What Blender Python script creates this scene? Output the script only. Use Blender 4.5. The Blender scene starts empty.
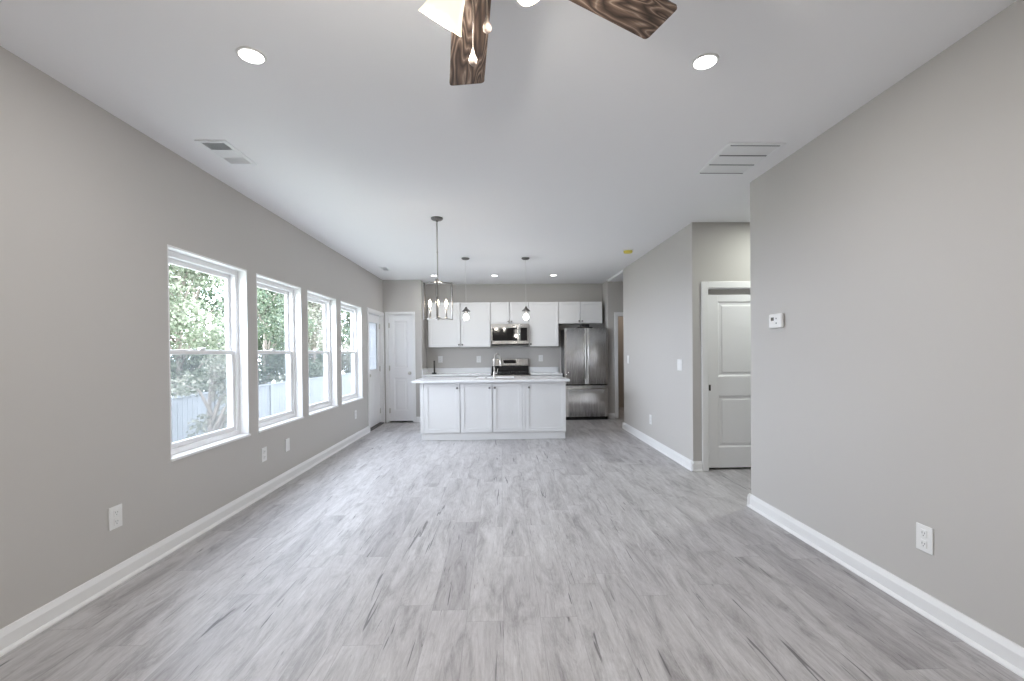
import bpy, bmesh, math, random
from mathutils import Vector, Matrix
C = bpy.context.scene
PI = math.pi
random.seed(7)

# ------------------------------------------------------------------ camera, world, exposure
cam_d = bpy.data.cameras.new('camera')
cam = bpy.data.objects.new('camera', cam_d)
C.collection.objects.link(cam)
FPX = 454.66
cam_d.sensor_fit = 'HORIZONTAL'
cam_d.sensor_width = 36.0
cam_d.lens = FPX / 1024 * 36.0
cam_d.shift_x = (512 - 515.994) / 1024
cam_d.shift_y = (356.9146 - 340.5) / 1024
cam_d.clip_start = 0.02
cam_d.clip_end = 200
YAW, PITCH, ROLL, CAMH = 0.0329, -0.0098, -0.0093, 1.3285


def _ray(u, v):
    c, s = math.cos(ROLL), math.sin(ROLL)
    u, v = u * c + v * s, -u * s + v * c
    x, y, z = u, 1.0, -v
    c, s = math.cos(PITCH), math.sin(PITCH)
    y, z = y * c - z * s, y * s + z * c
    c, s = math.cos(YAW), math.sin(YAW)
    x, y = x * c + y * s, -x * s + y * c
    return Vector((x, y, z))


_F = _ray(0, 0)
_R = (_ray(1, 0) - _F)
_U = (_ray(0, -1) - _F)
cam.matrix_world = Matrix(((_R.x, _U.x, -_F.x, 0), (_R.y, _U.y, -_F.y, 0), (_R.z, _U.z, -_F.z, CAMH), (0, 0, 0, 1)))
C.camera = cam

W = bpy.data.worlds.new('overcast_sky')
C.world = W
W.use_nodes = True
_bg = W.node_tree.nodes['Background']
_bg.inputs[0].default_value = (0.77, 0.86, 1.0, 1)
_bg.inputs[1].default_value = 13.5
C.view_settings.view_transform = 'Standard'
C.view_settings.look = 'None'
C.view_settings.gamma = 1.0
C.view_settings.use_curve_mapping = False
C.view_settings.exposure = 0.66
C.cycles.use_denoising = True
C.cycles.max_bounces = 12
C.cycles.diffuse_bounces = 6
C.cycles.transparent_max_bounces = 16
C.cycles.sample_clamp_indirect = 6.0
C.cycles.caustics_reflective = False
C.cycles.caustics_refractive = False
LAMP = 1.05       # one dial for all the ceiling lamps

# ------------------------------------------------------------------ room measures (metres, camera at the origin)
XL, XR, H = -2.255, 2.110, 2.74
YB = -1.90                       # wall behind the camera
Y_NEAR_END = 3.777               # end of the near right-hand wall
Y_REC = 4.943                    # wall of the recess with the sliding door
Y_FAR_END = 7.760                # end of the far right-hand wall
Y_PAN, X_PAN = 8.809, -1.525     # pantry closet front and its corner
Y_KIT = 9.385                    # kitchen back wall
Y_HALL = 8.90
XE = 4.20                        # outer east side of the rooms on the right
YN = 10.70
WT = 0.15

# ------------------------------------------------------------------ materials
def nt(name):
    m = bpy.data.materials.new(name)
    m.use_nodes = True
    t = m.node_tree
    b = t.nodes['Principled BSDF']
    return m, t, b


def mat(name, col, rough=0.5, metal=0.0, spec=0.5, bump=0.0, bscale=60.0, var=0.0, vscale=4.0):
    m, t, b = nt(name)
    b.inputs['Roughness'].default_value = rough
    b.inputs['Metallic'].default_value = metal
    b.inputs['Specular IOR Level'].default_value = spec
    b.inputs['Base Color'].default_value = (*col, 1)
    tc = t.nodes.new('ShaderNodeTexCoord')
    if var > 0:
        n = t.nodes.new('ShaderNodeTexNoise')
        n.inputs['Scale'].default_value = vscale
        n.inputs['Detail'].default_value = 4
        t.links.new(tc.outputs['Object'], n.inputs['Vector'])
        r = t.nodes.new('ShaderNodeMixRGB')
        r.inputs[1].default_value = (*[c * (1 - var) for c in col], 1)
        r.inputs[2].default_value = (*[min(1, c * (1 + var)) for c in col], 1)
        t.links.new(n.outputs['Fac'], r.inputs[0])
        t.links.new(r.outputs[0], b.inputs['Base Color'])
    if bump > 0:
        n = t.nodes.new('ShaderNodeTexNoise')
        n.inputs['Scale'].default_value = bscale
        n.inputs['Detail'].default_value = 3
        t.links.new(tc.outputs['Object'], n.inputs['Vector'])
        bp = t.nodes.new('ShaderNodeBump')
        bp.inputs['Strength'].default_value = bump
        bp.inputs['Distance'].default_value = 0.002
        t.links.new(n.outputs['Fac'], bp.inputs['Height'])
        t.links.new(bp.outputs[0], b.inputs['Normal'])
    return m


def emit(name, col, strength):
    m, t, b = nt(name)
    b.inputs['Base Color'].default_value = (*col, 1)
    b.inputs['Emission Color'].default_value = (*col, 1)
    b.inputs['Emission Strength'].default_value = strength
    b.inputs['Roughness'].default_value = 0.4
    return m


def glass_mat(name, tint=(1, 1, 1), f0=0.045):
    m = bpy.data.materials.new(name)
    m.use_nodes = True
    t = m.node_tree
    t.nodes.clear()
    out = t.nodes.new('ShaderNodeOutputMaterial')
    tr = t.nodes.new('ShaderNodeBsdfTransparent')
    tr.inputs[0].default_value = (*tint, 1)
    gl = t.nodes.new('ShaderNodeBsdfGlossy')
    gl.inputs['Roughness'].default_value = 0.02
    lw = t.nodes.new('ShaderNodeLayerWeight')
    lw.inputs['Blend'].default_value = 0.5
    p = t.nodes.new('ShaderNodeMath'); p.operation = 'POWER'; p.inputs[1].default_value = 13.5
    t.links.new(lw.outputs['Facing'], p.inputs[0])
    ma = t.nodes.new('ShaderNodeMath'); ma.operation = 'MULTIPLY_ADD'
    ma.inputs[1].default_value = 1 - f0; ma.inputs[2].default_value = f0
    t.links.new(p.outputs[0], ma.inputs[0])
    mx = t.nodes.new('ShaderNodeMixShader')
    t.links.new(ma.outputs[0], mx.inputs[0])
    t.links.new(tr.outputs[0], mx.inputs[1])
    t.links.new(gl.outputs[0], mx.inputs[2])
    t.links.new(mx.outputs[0], out.inputs[0])
    return m


def screen_mat():
    m = bpy.data.materials.new('insect_screen_mesh')
    m.use_nodes = True
    t = m.node_tree
    t.nodes.clear()
    out = t.nodes.new('ShaderNodeOutputMaterial')
    tr = t.nodes.new('ShaderNodeBsdfTransparent')
    df = t.nodes.new('ShaderNodeBsdfDiffuse'); df.inputs[0].default_value = (0.08, 0.085, 0.09, 1)
    tl = t.nodes.new('ShaderNodeBsdfTranslucent'); tl.inputs[0].default_value = (0.06, 0.064, 0.068, 1)
    ad = t.nodes.new('ShaderNodeMixShader'); ad.inputs[0].default_value = 0.6
    t.links.new(df.outputs[0], ad.inputs[1]); t.links.new(tl.outputs[0], ad.inputs[2])
    mx = t.nodes.new('ShaderNodeMixShader'); mx.inputs[0].default_value = 0.38
    t.links.new(tr.outputs[0], mx.inputs[1]); t.links.new(ad.outputs[0], mx.inputs[2])
    t.links.new(mx.outputs[0], out.inputs[0])
    return m


class NB:
    """tiny node helper"""
    def __init__(s, t): s.t = t
    def n(s, typ, **kw):
        n = s.t.nodes.new(typ)
        for k, v in kw.items():
            setattr(n, k, v)
        return n
    def val(s, sock, v):
        if hasattr(v, 'is_output'):
            s.t.links.new(v, sock)
        else:
            sock.default_value = v
    def m(s, op, a, b=None, c=None):
        n = s.n('ShaderNodeMath', operation=op)
        s.val(n.inputs[0], a)
        if b is not None: s.val(n.inputs[1], b)
        if c is not None: s.val(n.inputs[2], c)
        return n.outputs[0]
    def xyz(s, x, y, z):
        n = s.n('ShaderNodeCombineXYZ')
        for i, v in enumerate((x, y, z)): s.val(n.inputs[i], v)
        return n.outputs[0]
    def noise(s, vec, scale, detail=4, rough=0.55, dist=0.0):
        n = s.n('ShaderNodeTexNoise')
        s.t.links.new(vec, n.inputs['Vector'])
        n.inputs['Scale'].default_value = scale; n.inputs['Detail'].default_value = detail
        n.inputs['Roughness'].default_value = rough; n.inputs['Distortion'].default_value = dist
        return n.outputs['Fac']
    def ramp(s, f, stops):
        n = s.n('ShaderNodeValToRGB')
        s.t.links.new(f, n.inputs[0])
        e = n.color_ramp.elements
        while len(e) < len(stops): e.new(0.5)
        for el, (p, c) in zip(e, stops):
            el.position = p
            el.color = (c, c, c, 1) if isinstance(c, (int, float)) else (*c, 1)
        return n.outputs[0]
    def mix(s, f, a, b, mode='MIX'):
        n = s.n('ShaderNodeMixRGB', blend_type=mode)
        s.val(n.inputs[0], f)
        for i, v in ((1, a), (2, b)):
            s.val(n.inputs[i], (*v, 1) if isinstance(v, tuple) and len(v) == 3 else v)
        return n.outputs[0]


def floor_mat():
    m, t, b = nt('grey_plank_flooring')
    k = NB(t)
    tc = k.n('ShaderNodeTexCoord')
    sp = k.n('ShaderNodeSeparateXYZ'); t.links.new(tc.outputs['Object'], sp.inputs[0])
    x, y = sp.outputs[0], sp.outputs[1]
    PW, PL = 0.184, 1.22
    xr = k.m('DIVIDE', x, PW)
    row = k.m('FLOOR', xr)
    fx = k.m('FRACT', xr)
    wn = k.n('ShaderNodeTexWhiteNoise', noise_dimensions='1D'); t.links.new(row, wn.inputs['W'])
    yr = k.m('ADD', k.m('DIVIDE', y, PL), wn.outputs['Value'])
    col = k.m('FLOOR', yr)
    fy = k.m('FRACT', yr)
    pid = k.n('ShaderNodeTexWhiteNoise', noise_dimensions='2D')
    t.links.new(k.xyz(row, col, 0.0), pid.inputs['Vector'])
    pr = pid.outputs['Value']
    off = k.m('MULTIPLY', pr, 37.0)
    # broad tone, streaky grain, fine grain, wiggly cathedral figure, dark cracks
    g1 = k.noise(k.xyz(k.m('MULTIPLY_ADD', x, 9.0, off), k.m('MULTIPLY', y, 1.7), off), 1.0, 9, 0.74, 0.9)
    g2 = k.noise(k.xyz(k.m('MULTIPLY_ADD', x, 95.0, off), k.m('MULTIPLY', y, 7.0), off), 1.0, 9, 0.82, 0.5)
    g3 = k.noise(k.xyz(k.m('MULTIPLY_ADD', x, 16.0, off), k.m('MULTIPLY', y, 3.0), off), 1.0, 5, 0.65, 2.2)
    cr = k.noise(k.xyz(k.m('MULTIPLY_ADD', x, 30.0, off), k.m('MULTIPLY', y, 1.3), off), 1.0, 3, 0.5, 1.2)
    cr2 = k.noise(k.xyz(k.m('MULTIPLY_ADD', x, 48.0, off), k.m('MULTIPLY', y, 3.4), k.m('ADD', off, 11.0)), 1.0, 4, 0.55, 0.7)
    tone = k.ramp(g1, [(0.30, (0.27, 0.256, 0.258)), (0.46, (0.45, 0.438, 0.44)), (0.62, (0.555, 0.545, 0.548))])
    c = k.mix(k.ramp(g2, [(0.35, 0.0), (0.65, 1.0)]), (0.82, 0.81, 0.80), (1.10, 1.10, 1.10))
    c = k.mix(1.0, tone, c, 'MULTIPLY')
    fig = k.ramp(g3, [(0.55, 0.0), (0.68, 0.75)])
    c = k.mix(k.m('MULTIPLY', fig, 0.55), c, (0.27, 0.25, 0.25))
    crk = k.ramp(cr, [(0.672, 0.0), (0.705, 1.0)])
    c = k.mix(k.m('MULTIPLY', crk, 0.75), c, (0.10, 0.095, 0.10))
    c = k.mix(k.m('MULTIPLY', k.ramp(cr2, [(0.690, 0.0), (0.712, 1.0)]), 0.6), c, (0.13, 0.125, 0.13))
    ptone = k.ramp(pr, [(0.0, (0.80, 0.79, 0.80)), (0.16, (0.90, 0.895, 0.90)), (0.30, (0.97, 0.965, 0.97)), (1.0, (1.0, 1.0, 1.0))])
    c = k.mix(1.0, c, ptone, 'MULTIPLY')
    ex = k.m('MINIMUM', fx, k.m('SUBTRACT', 1.0, fx))
    ey = k.m('MINIMUM', fy, k.m('SUBTRACT', 1.0, fy))
    seam = k.m('MAXIMUM', k.m('LESS_THAN', ex, 0.008), k.m('LESS_THAN', ey, 0.0014))
    c = k.mix(k.m('MULTIPLY', seam, 0.32), c, (0.16, 0.15, 0.15))
    t.links.new(c, b.inputs['Base Color'])
    b.inputs['Specular IOR Level'].default_value = 0.4
    rr = k.m('MULTIPLY_ADD', g2, 0.16, 0.36)
    t.links.new(rr, b.inputs['Roughness'])
    bp = k.n('ShaderNodeBump'); bp.inputs['Strength'].default_value = 0.25; bp.inputs['Distance'].default_value = 0.0015
    hgt = k.m('SUBTRACT', k.m('MULTIPLY', g2, 0.6), k.m('ADD', seam, k.m('MULTIPLY', crk, 0.6)))
    t.links.new(hgt, bp.inputs['Height']); t.links.new(bp.outputs[0], b.inputs['Normal'])
    return m


def blade_mat():
    m, t, b = nt('weathered_dark_wood')
    k = NB(t)
    tc = k.n('ShaderNodeTexCoord')
    sp = k.n('ShaderNodeSeparateXYZ'); t.links.new(tc.outputs['Object'], sp.inputs[0])
    x, y, z = sp.outputs
    oi = k.n('ShaderNodeObjectInfo')
    o = k.m('MULTIPLY', oi.outputs['Random'], 20.0)
    w = k.noise(k.xyz(k.m('MULTIPLY_ADD', x, 1.9, o), k.m('MULTIPLY', y, 13.0), o), 1.0, 2, 0.4, 0.35)
    ring = k.m('FRACT', k.m('MULTIPLY', w, 17.0))
    ring = k.m('ABSOLUTE', k.m('MULTIPLY_ADD', ring, 2.0, -1.0))
    fine = k.noise(k.xyz(k.m('MULTIPLY', x, 12.0), k.m('MULTIPLY_ADD', y, 160.0, o), o), 1.0, 5, 0.7)
    c = k.ramp(ring, [(0.0, (0.028, 0.018, 0.013)), (0.35, (0.085, 0.055, 0.040)), (0.75, (0.16, 0.11, 0.082)), (1.0, (0.30, 0.235, 0.19))])
    c = k.mix(0.75, c, k.mix(k.ramp(fine, [(0.35, 0.0), (0.65, 1.0)]), (0.55, 0.53, 0.52), (1.3, 1.28, 1.25)), 'MULTIPLY')
    t.links.new(c, b.inputs['Base Color'])
    b.inputs['Roughness'].default_value = 0.55
    return m


def steel_mat(name, col=(0.86, 0.855, 0.85), rough=0.22):
    m, t, b = nt(name)
    k = NB(t)
    tc = k.n('ShaderNodeTexCoord')
    sp = k.n('ShaderNodeSeparateXYZ'); t.links.new(tc.outputs['Object'], sp.inputs[0])
    x, y, z = sp.outputs
    n = k.noise(k.xyz(k.m('MULTIPLY', x, 400.0), k.m('MULTIPLY', y, 400.0), k.m('MULTIPLY', z, 3.0)), 1.0, 3, 0.6)
    t.links.new(k.m('MULTIPLY_ADD', n, 0.12, rough - 0.06), b.inputs['Roughness'])
    b.inputs['Base Color'].default_value = (*col, 1)
    b.inputs['Metallic'].default_value = 1.0
    b.inputs['Anisotropic'].default_value = 0.92
    b.inputs['Anisotropic Rotation'].default_value = 0.25
    tg = k.n('ShaderNodeTangent', direction_type='RADIAL', axis='Z')
    t.links.new(tg.outputs[0], b.inputs['Tangent'])
    return m


def leaf_mat(name, c1, c2):
    m, t, b = nt(name)
    k = NB(t)
    gi = k.n('ShaderNodeNewGeometry')
    c = k.mix(gi.outputs['Random Per Island'], c1, c2)
    t.links.new(c, b.inputs['Base Color'])
    b.inputs['Roughness'].default_value = 0.6
    out = t.nodes['Material Output']
    tl = k.n('ShaderNodeBsdfTranslucent')
    t.links.new(c, tl.inputs[0])
    mx = k.n('ShaderNodeMixShader'); mx.inputs[0].default_value = 0.45
    t.links.new(b.outputs[0], mx.inputs[1]); t.links.new(tl.outputs[0], mx.inputs[2])
    t.links.new(mx.outputs[0], out.inputs[0])
    return m


M = dict(
    wall=mat('greige_wall_paint', (0.525, 0.507, 0.485), 0.75, bump=0.06, bscale=180),
    ceil=mat('white_ceiling_paint', (0.88, 0.885, 0.90), 0.85, bump=0.08, bscale=140),
    trim=mat('white_trim_paint', (0.83, 0.83, 0.83), 0.35),
    door=mat('white_door_paint', (0.84, 0.84, 0.85), 0.40),
    vinyl=mat('white_window_vinyl', (0.84, 0.84, 0.85), 0.35),
    floor=floor_mat(),
    cab=mat('white_cabinet_paint', (0.76, 0.76, 0.757), 0.38),
    quartz=mat('white_quartz', (0.83, 0.84, 0.85), 0.16, var=0.03, vscale=9),
    steel=steel_mat('brushed_stainless', rough=0.26),
    steel_dimmed=steel_mat('dimmed_stainless', (0.52, 0.51, 0.50), 0.28),  # darker copy of the stainless, colour lowered to offset glare from nearby lamps
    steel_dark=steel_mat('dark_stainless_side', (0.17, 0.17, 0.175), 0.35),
    nickel=mat('brushed_nickel', (0.58, 0.56, 0.53), 0.28, 1.0),
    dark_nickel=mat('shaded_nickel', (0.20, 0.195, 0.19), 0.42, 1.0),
    chrome=mat('polished_chrome', (0.75, 0.75, 0.75), 0.1, 1.0),
    bronze=mat('dark_metal', (0.10, 0.095, 0.09), 0.35, 0.8),
    black=mat('black_enamel', (0.012, 0.012, 0.013), 0.25),
    iron=mat('cast_iron', (0.02, 0.02, 0.02), 0.6, bump=0.2, bscale=300),
    blackglass=mat('black_glass', (0.006, 0.006, 0.007), 0.05),
    rubber=mat('black_rubber', (0.015, 0.015, 0.015), 0.8),
    plastic=mat('white_plastic', (0.80, 0.80, 0.79), 0.35),
    slot=mat('dark_slot', (0.05, 0.05, 0.05), 0.6),
    grille=mat('white_grille_metal', (0.86, 0.88, 0.89), 0.4),
    filter=mat('pale_air_filter', (0.55, 0.62, 0.64), 0.9, bump=0.2, bscale=80),
    duct=mat('grey_duct', (0.20, 0.21, 0.22), 0.7),
    glass=glass_mat('window_glass'),
    clear=glass_mat('clear_lamp_glass', (0.98, 0.98, 0.97), 0.04),
    screen=screen_mat(),
    blind=leaf_mat('white_blind_slats', (0.55, 0.56, 0.57), (0.60, 0.61, 0.62)),
    frost=None,
    lens=emit('lit_lamp_lens', (1.0, 0.98, 0.95), 6.0),
    bulb=emit('lit_bulb', (1.0, 0.86, 0.66), 9.0),
    bulbw=emit('lit_white_bulb', (1.0, 0.97, 0.92), 6.0),
    shade=emit('lit_frosted_glass', (0.64, 0.585, 0.46), 0.95),
    wood=blade_mat(),
    fob=mat('pale_wood_fob', (0.42, 0.34, 0.29), 0.4),
    yellow=mat('yellow_dust_cover', (0.72, 0.62, 0.10), 0.45),
    lcd=mat('dark_lcd', (0.02, 0.022, 0.022), 0.15),
    fence=mat('pale_fence_boards', (0.115, 0.122, 0.126), 0.7, var=0.08, vscale=3),
    soil=mat('backyard_ground', (0.30, 0.31, 0.26), 0.9, var=0.2, vscale=3),
    bark=mat('grey_bark', (0.20, 0.17, 0.14), 0.9, bump=0.5, bscale=30, var=0.25, vscale=8),
    leaf_a=leaf_mat('light_green_leaves', (0.06, 0.08, 0.042), (0.21, 0.225, 0.155)),
    leaf_b=leaf_mat('deep_green_leaves', (0.022, 0.045, 0.022), (0.13, 0.155, 0.095)),
    leaf_c=leaf_mat('pale_yellow_leaves', (0.09, 0.10, 0.065), (0.27, 0.26, 0.205)),
    bathwall=mat('warm_bath_wall', (0.50, 0.44, 0.39), 0.8),
)

# ------------------------------------------------------------------ mesh helpers
class MB:
    def __init__(s): s.bm = bmesh.new()
    def box(s, x0, x1, y0, y1, z0, z1, bev=0.0, seg=2):
        b = bmesh.new()
        vs = [b.verts.new(p) for p in ((x0, y0, z0), (x1, y0, z0), (x1, y1, z0), (x0, y1, z0), (x0, y0, z1), (x1, y0, z1), (x1, y1, z1), (x0, y1, z1))]
        for f in ((0, 3, 2, 1), (4, 5, 6, 7), (0, 1, 5, 4), (1, 2, 6, 5), (2, 3, 7, 6), (3, 0, 4, 7)):
            b.faces.new([vs[i] for i in f])
        if bev > 0:
            bmesh.ops.bevel(b, geom=b.edges[:], offset=min(bev, 0.45 * min(x1 - x0, y1 - y0, z1 - z0)), segments=seg, profile=0.5, affect='EDGES')
        s.add(b)
        return s
    def add(s, b, mat4=None):
        if mat4 is not None: b.transform(mat4)
        me = bpy.data.meshes.new('tmp'); b.to_mesh(me); b.free()
        s.bm.from_mesh(me); bpy.data.meshes.remove(me)
    def lathe(s, prof, n=32, mat4=None, cap=True):
        """prof: list of (r, z), revolved about z"""
        b = bmesh.new(); rings = []
        for r, z in prof:
            if r < 1e-5: rings.append([b.verts.new((0, 0, z))])
            else: rings.append([b.verts.new((r * math.cos(2 * PI * i / n), r * math.sin(2 * PI * i / n), z)) for i in range(n)])
        for a, c in zip(rings, rings[1:]):
            for i in range(n):
                j = (i + 1) % n
                if len(a) == 1 and len(c) == 1: continue
                if len(a) == 1: b.faces.new((a[0], c[j], c[i]))
                elif len(c) == 1: b.faces.new((a[i], a[j], c[0]))
                else: b.faces.new((a[i], a[j], c[j], c[i]))
        if cap:
            for ring in (rings[0], rings[-1]):
                if len(ring) > 2:
                    try: b.faces.new(ring)
                    except ValueError: pass
        bmesh.ops.recalc_face_normals(b, faces=b.faces[:])
        for f in b.faces: f.smooth = True
        s.add(b, mat4)
        return s
    def cyl(s, p0, p1, r0, r1=None, n=20):
        r1 = r0 if r1 is None else r1
        p0, p1 = Vector(p0), Vector(p1)
        d = p1 - p0
        q = d.to_track_quat('Z', 'Y').to_matrix().to_4x4()
        return s.lathe([(0, 0), (r0, 0), (r1, d.length), (0, d.length)], n, Matrix.Translation(p0) @ q)
    def tube(s, pts, r, n=12, r1=None):
        pts = [Vector(p) for p in pts]
        b = bmesh.new(); rings = []; N = len(pts)
        up = None
        for i, p in enumerate(pts):
            d = (pts[min(i + 1, N - 1)] - pts[max(i - 1, 0)]).normalized()
            if up is None:
                up = Vector((0, 0, 1)) if abs(d.z) < 0.9 else Vector((1, 0, 0))
            a = d.cross(up).normalized(); c = a.cross(d).normalized(); up = c
            rr = r if r1 is None else r + (r1 - r) * i / (N - 1)
            rings.append([b.verts.new(p + rr * (math.cos(2 * PI * k / n) * a + math.sin(2 * PI * k / n) * c)) for k in range(n)])
        for A, B in zip(rings, rings[1:]):
            for k in range(n):
                b.faces.new((A[k], A[(k + 1) % n], B[(k + 1) % n], B[k]))
        b.faces.new(rings[0]); b.faces.new(rings[-1])
        bmesh.ops.recalc_face_normals(b, faces=b.faces[:])
        for f in b.faces: f.smooth = True
        s.add(b)
        return s
    def prism(s, poly, p0, p1, axis_u, axis_v):
        """extrude a 2-D polygon (u, v) from point p0 to p1"""
        b = bmesh.new()
        p0, p1, au, av = Vector(p0), Vector(p1), Vector(axis_u), Vector(axis_v)
        A = [b.verts.new(p0 + u * au + v * av) for u, v in poly]
        B = [b.verts.new(p1 + u * au + v * av) for u, v in poly]
        n = len(poly)
        for i in range(n): b.faces.new((A[i], A[(i + 1) % n], B[(i + 1) % n], B[i]))
        b.faces.new(A); b.faces.new(B)
        bmesh.ops.recalc_face_normals(b, faces=b.faces[:])
        s.add(b)
        return s
    def build(s, name, m, parent=None, loc=None, rot=None):
        me = bpy.data.meshes.new(name)
        s.bm.to_mesh(me); s.bm.free()
        me.materials.append(M[m] if isinstance(m, str) else m)
        o = bpy.data.objects.new(name, me)
        C.collection.objects.link(o)
        if parent: o.parent = parent
        if loc: o.location = loc
        if rot: o.rotation_euler = rot
        return o


def empty(name, loc=(0, 0, 0), rz=0.0):
    o = bpy.data.objects.new(name, None)
    o.empty_display_size = 0.1
    C.collection.objects.link(o)
    o.location = loc; o.rotation_euler = (0, 0, rz)
    return o


def tag(o, label, cat, group=None):
    o['label'] = label; o['category'] = cat
    if group: o['group'] = group
    return o


def struct(o, label=None, cat=None):
    o['kind'] = 'structure'
    if label: o['label'] = label
    if cat: o['category'] = cat
    return o


def copy_tree(o, parent=None):
    c = o.copy(); C.collection.objects.link(c)
    c.parent = parent
    for ch in list(o.children): copy_tree(ch, c)
    return c


def lamp(name, kind, loc, power, col=(1, 0.96, 0.91), size=0.1, rot=(0, 0, 0), parent=None):
    d = bpy.data.lights.new(name, kind)
    d.energy = power * LAMP; d.color = col
    if kind == 'AREA':
        d.shape = 'DISK'; d.size = size
    else:
        d.shadow_soft_size = size
    o = bpy.data.objects.new(name, d); C.collection.objects.link(o)
    o.location = loc; o.rotation_euler = rot
    if parent: o.parent = parent
    return o


def wall_pieces(mb, a0, a1, b0, b1, axis, holes):
    """wall slab: runs a0..a1 along axis ('x' or 'y'), thickness b0..b1 across it, floor to ceiling, holes (u0,u1,z0,z1)"""
    us = sorted({a0, a1, *[h[0] for h in holes], *[h[1] for h in holes]})
    for u0, u1 in zip(us, us[1:]):
        mid = (u0 + u1) / 2
        hs = sorted([h for h in holes if h[0] < mid < h[1]], key=lambda h: h[2])
        z = 0.0
        spans = []
        for h in hs:
            if h[2] > z: spans.append((z, h[2]))
            z = h[3]
        if z < H: spans.append((z, H))
        for z0, z1 in spans:
            if axis == 'x': mb.box(u0, u1, b0, b1, z0, z1)
            else: mb.box(b0, b1, u0, u1, z0, z1)
    return mb


# ------------------------------------------------------------------ the shell
WIN = [(3.166, 4.135), (4.285, 5.235), (5.390, 6.325), (6.495, 7.460)]
WZ0, WZ1 = 0.609, 2.085
BACKWIN = []
XD = (7.815, 8.745)        # exterior door opening on the left wall
PD = (-2.168, -1.690)      # pantry door opening
RD = (2.275, 3.060)        # recess door opening
HD = (2.300, 3.060)        # hallway doorway

struct(MB().box(XL - WT, XE + 0.1, YB - WT, YN + 0.1, -0.12, 0.0).build('floor', 'floor'))
struct(MB().box(XL - WT, XE + 0.1, YB - WT, YN + 0.1, H, H + 0.12).build('ceiling', 'ceil'))
struct(wall_pieces(MB(), YB, YN, XL - WT, XL, 'y', [(a, b, WZ0, WZ1) for a, b in WIN] + [(XD[0], XD[1], 0.0, 2.055)]).build('wall_left', 'wall'))
struct(wall_pieces(MB(), XL - WT, XE + 0.1, YB - WT, YB, 'x', [(a, b, 0.55, 2.15) for a, b in BACKWIN]).build('wall_back', 'wall'))
struct(wall_pieces(MB(), YB, Y_NEAR_END, XR, XR + 0.12, 'y', []).build('wall_right', 'wall'))
struct(wall_pieces(MB(), Y_REC, Y_FAR_END, XR, XR + 0.12, 'y', []).build('wall_right_far', 'wall'))
struct(wall_pieces(MB(), XR + 0.12, XE, Y_REC, Y_REC + 0.12, 'x', [(RD[0], RD[1], 0, 2.02)]).build('wall_recess', 'wall'))
struct(MB().box(XR + 0.12, XE, Y_FAR_END - 0.12, Y_FAR_END, 0, H).build('wall_hall_near', 'wall'))
mb = wall_pieces(MB(), XR + 0.12, XE, Y_HALL, Y_HALL + 0.12, 'x', [(HD[0], HD[1], 0, 2.04)])
mb.box(XR, XR + 0.12, Y_HALL, Y_KIT, 0, H)
struct(mb.build('wall_hall_far', 'wall'))
struct(MB().box(XR, XE, Y_FAR_END, Y_HALL, 2.705, H).build('trim_5', 'ceil'))
struct(MB().box(XE, XE + 0.1, YB, YN, 0, H).build('wall_east', 'wall'))
struct(MB().box(XL, XE, YN, YN + 0.1, 0, H).build('wall_north', 'bathwall'))
struct(MB().box(X_PAN - 0.1, XR + 0.12, Y_KIT, Y_KIT + 0.12, 0, H).build('wall_kitchen', 'wall'))
mb = wall_pieces(MB(), XL, X_PAN, Y_PAN, Y_PAN + 0.10, 'x', [(PD[0], PD[1], 0, 2.085)])
mb.box(X_PAN - 0.1, X_PAN, Y_PAN + 0.10, Y_KIT, 0, H)
struct(mb.build('wall_pantry', 'wall'))
# rear closures keep daylight out of the closets behind the doors
struct(MB().box(XL, X_PAN - 0.1, Y_KIT + 0.3, Y_KIT + 0.4, 0, H).box(X_PAN - 0.2, X_PAN - 0.1, Y_KIT, Y_KIT + 0.4, 0, H).build('wall_pantry_rear', 'wall'))
struct(MB().box(XR + 0.12, XE, Y_REC + 1.1, Y_REC + 1.2, 0, H).build('wall_closet_rear', 'wall'))

# baseboards: profile (out from the wall, up)
BASE = [(0, 0), (0.026, 0), (0.026, 0.008), (0.020, 0.018), (0.015, 0.022), (0.015, 0.078), (0.011, 0.090), (0.008, 0.099), (0.006, 0.107), (0, 0.109)]
def baseboard(name, runs):
    mb = MB()
    for p0, p1, n in runs: mb.prism(BASE, p0, p1, n, (0, 0, 1))
    return struct(mb.build(name, 'trim'))
baseboard('baseboard_left', [((XL, YB, 0), (XL, XD[0] - 0.062, 0), (1, 0, 0))])
baseboard('baseboard_right', [((XR, YB, 0), (XR, Y_NEAR_END + 0.026, 0), (-1, 0, 0)), ((XR - 0.026, Y_NEAR_END, 0), (XR + 0.12, Y_NEAR_END, 0), (0, 1, 0))])
baseboard('baseboard_right_far', [((XR, Y_REC - 0.026, 0), (XR, Y_FAR_END + 0.026, 0), (-1, 0, 0)), ((XR - 0.026, Y_REC, 0), (RD[0] - 0.071, Y_REC, 0), (0, -1, 0)), ((RD[1] + 0.071, Y_REC, 0), (XE, Y_REC, 0), (0, -1, 0)),
                                  ((XR - 0.026, Y_FAR_END, 0), (XE, Y_FAR_END, 0), (0, 1, 0))])
baseboard('baseboard_hall', [((XR, Y_HALL, 0), (HD[0] - 0.066, Y_HALL, 0), (0, -1, 0)), ((HD[1] + 0.066, Y_HALL, 0), (XE, Y_HALL, 0), (0, -1, 0))])
baseboard('baseboard_pantry', [((PD[1] + 0.05, Y_PAN, 0), (X_PAN, Y_PAN, 0), (0, -1, 0))])
baseboard('baseboard_back', [((XL, YB, 0), (XR, YB, 0), (0, 1, 0))])

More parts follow.
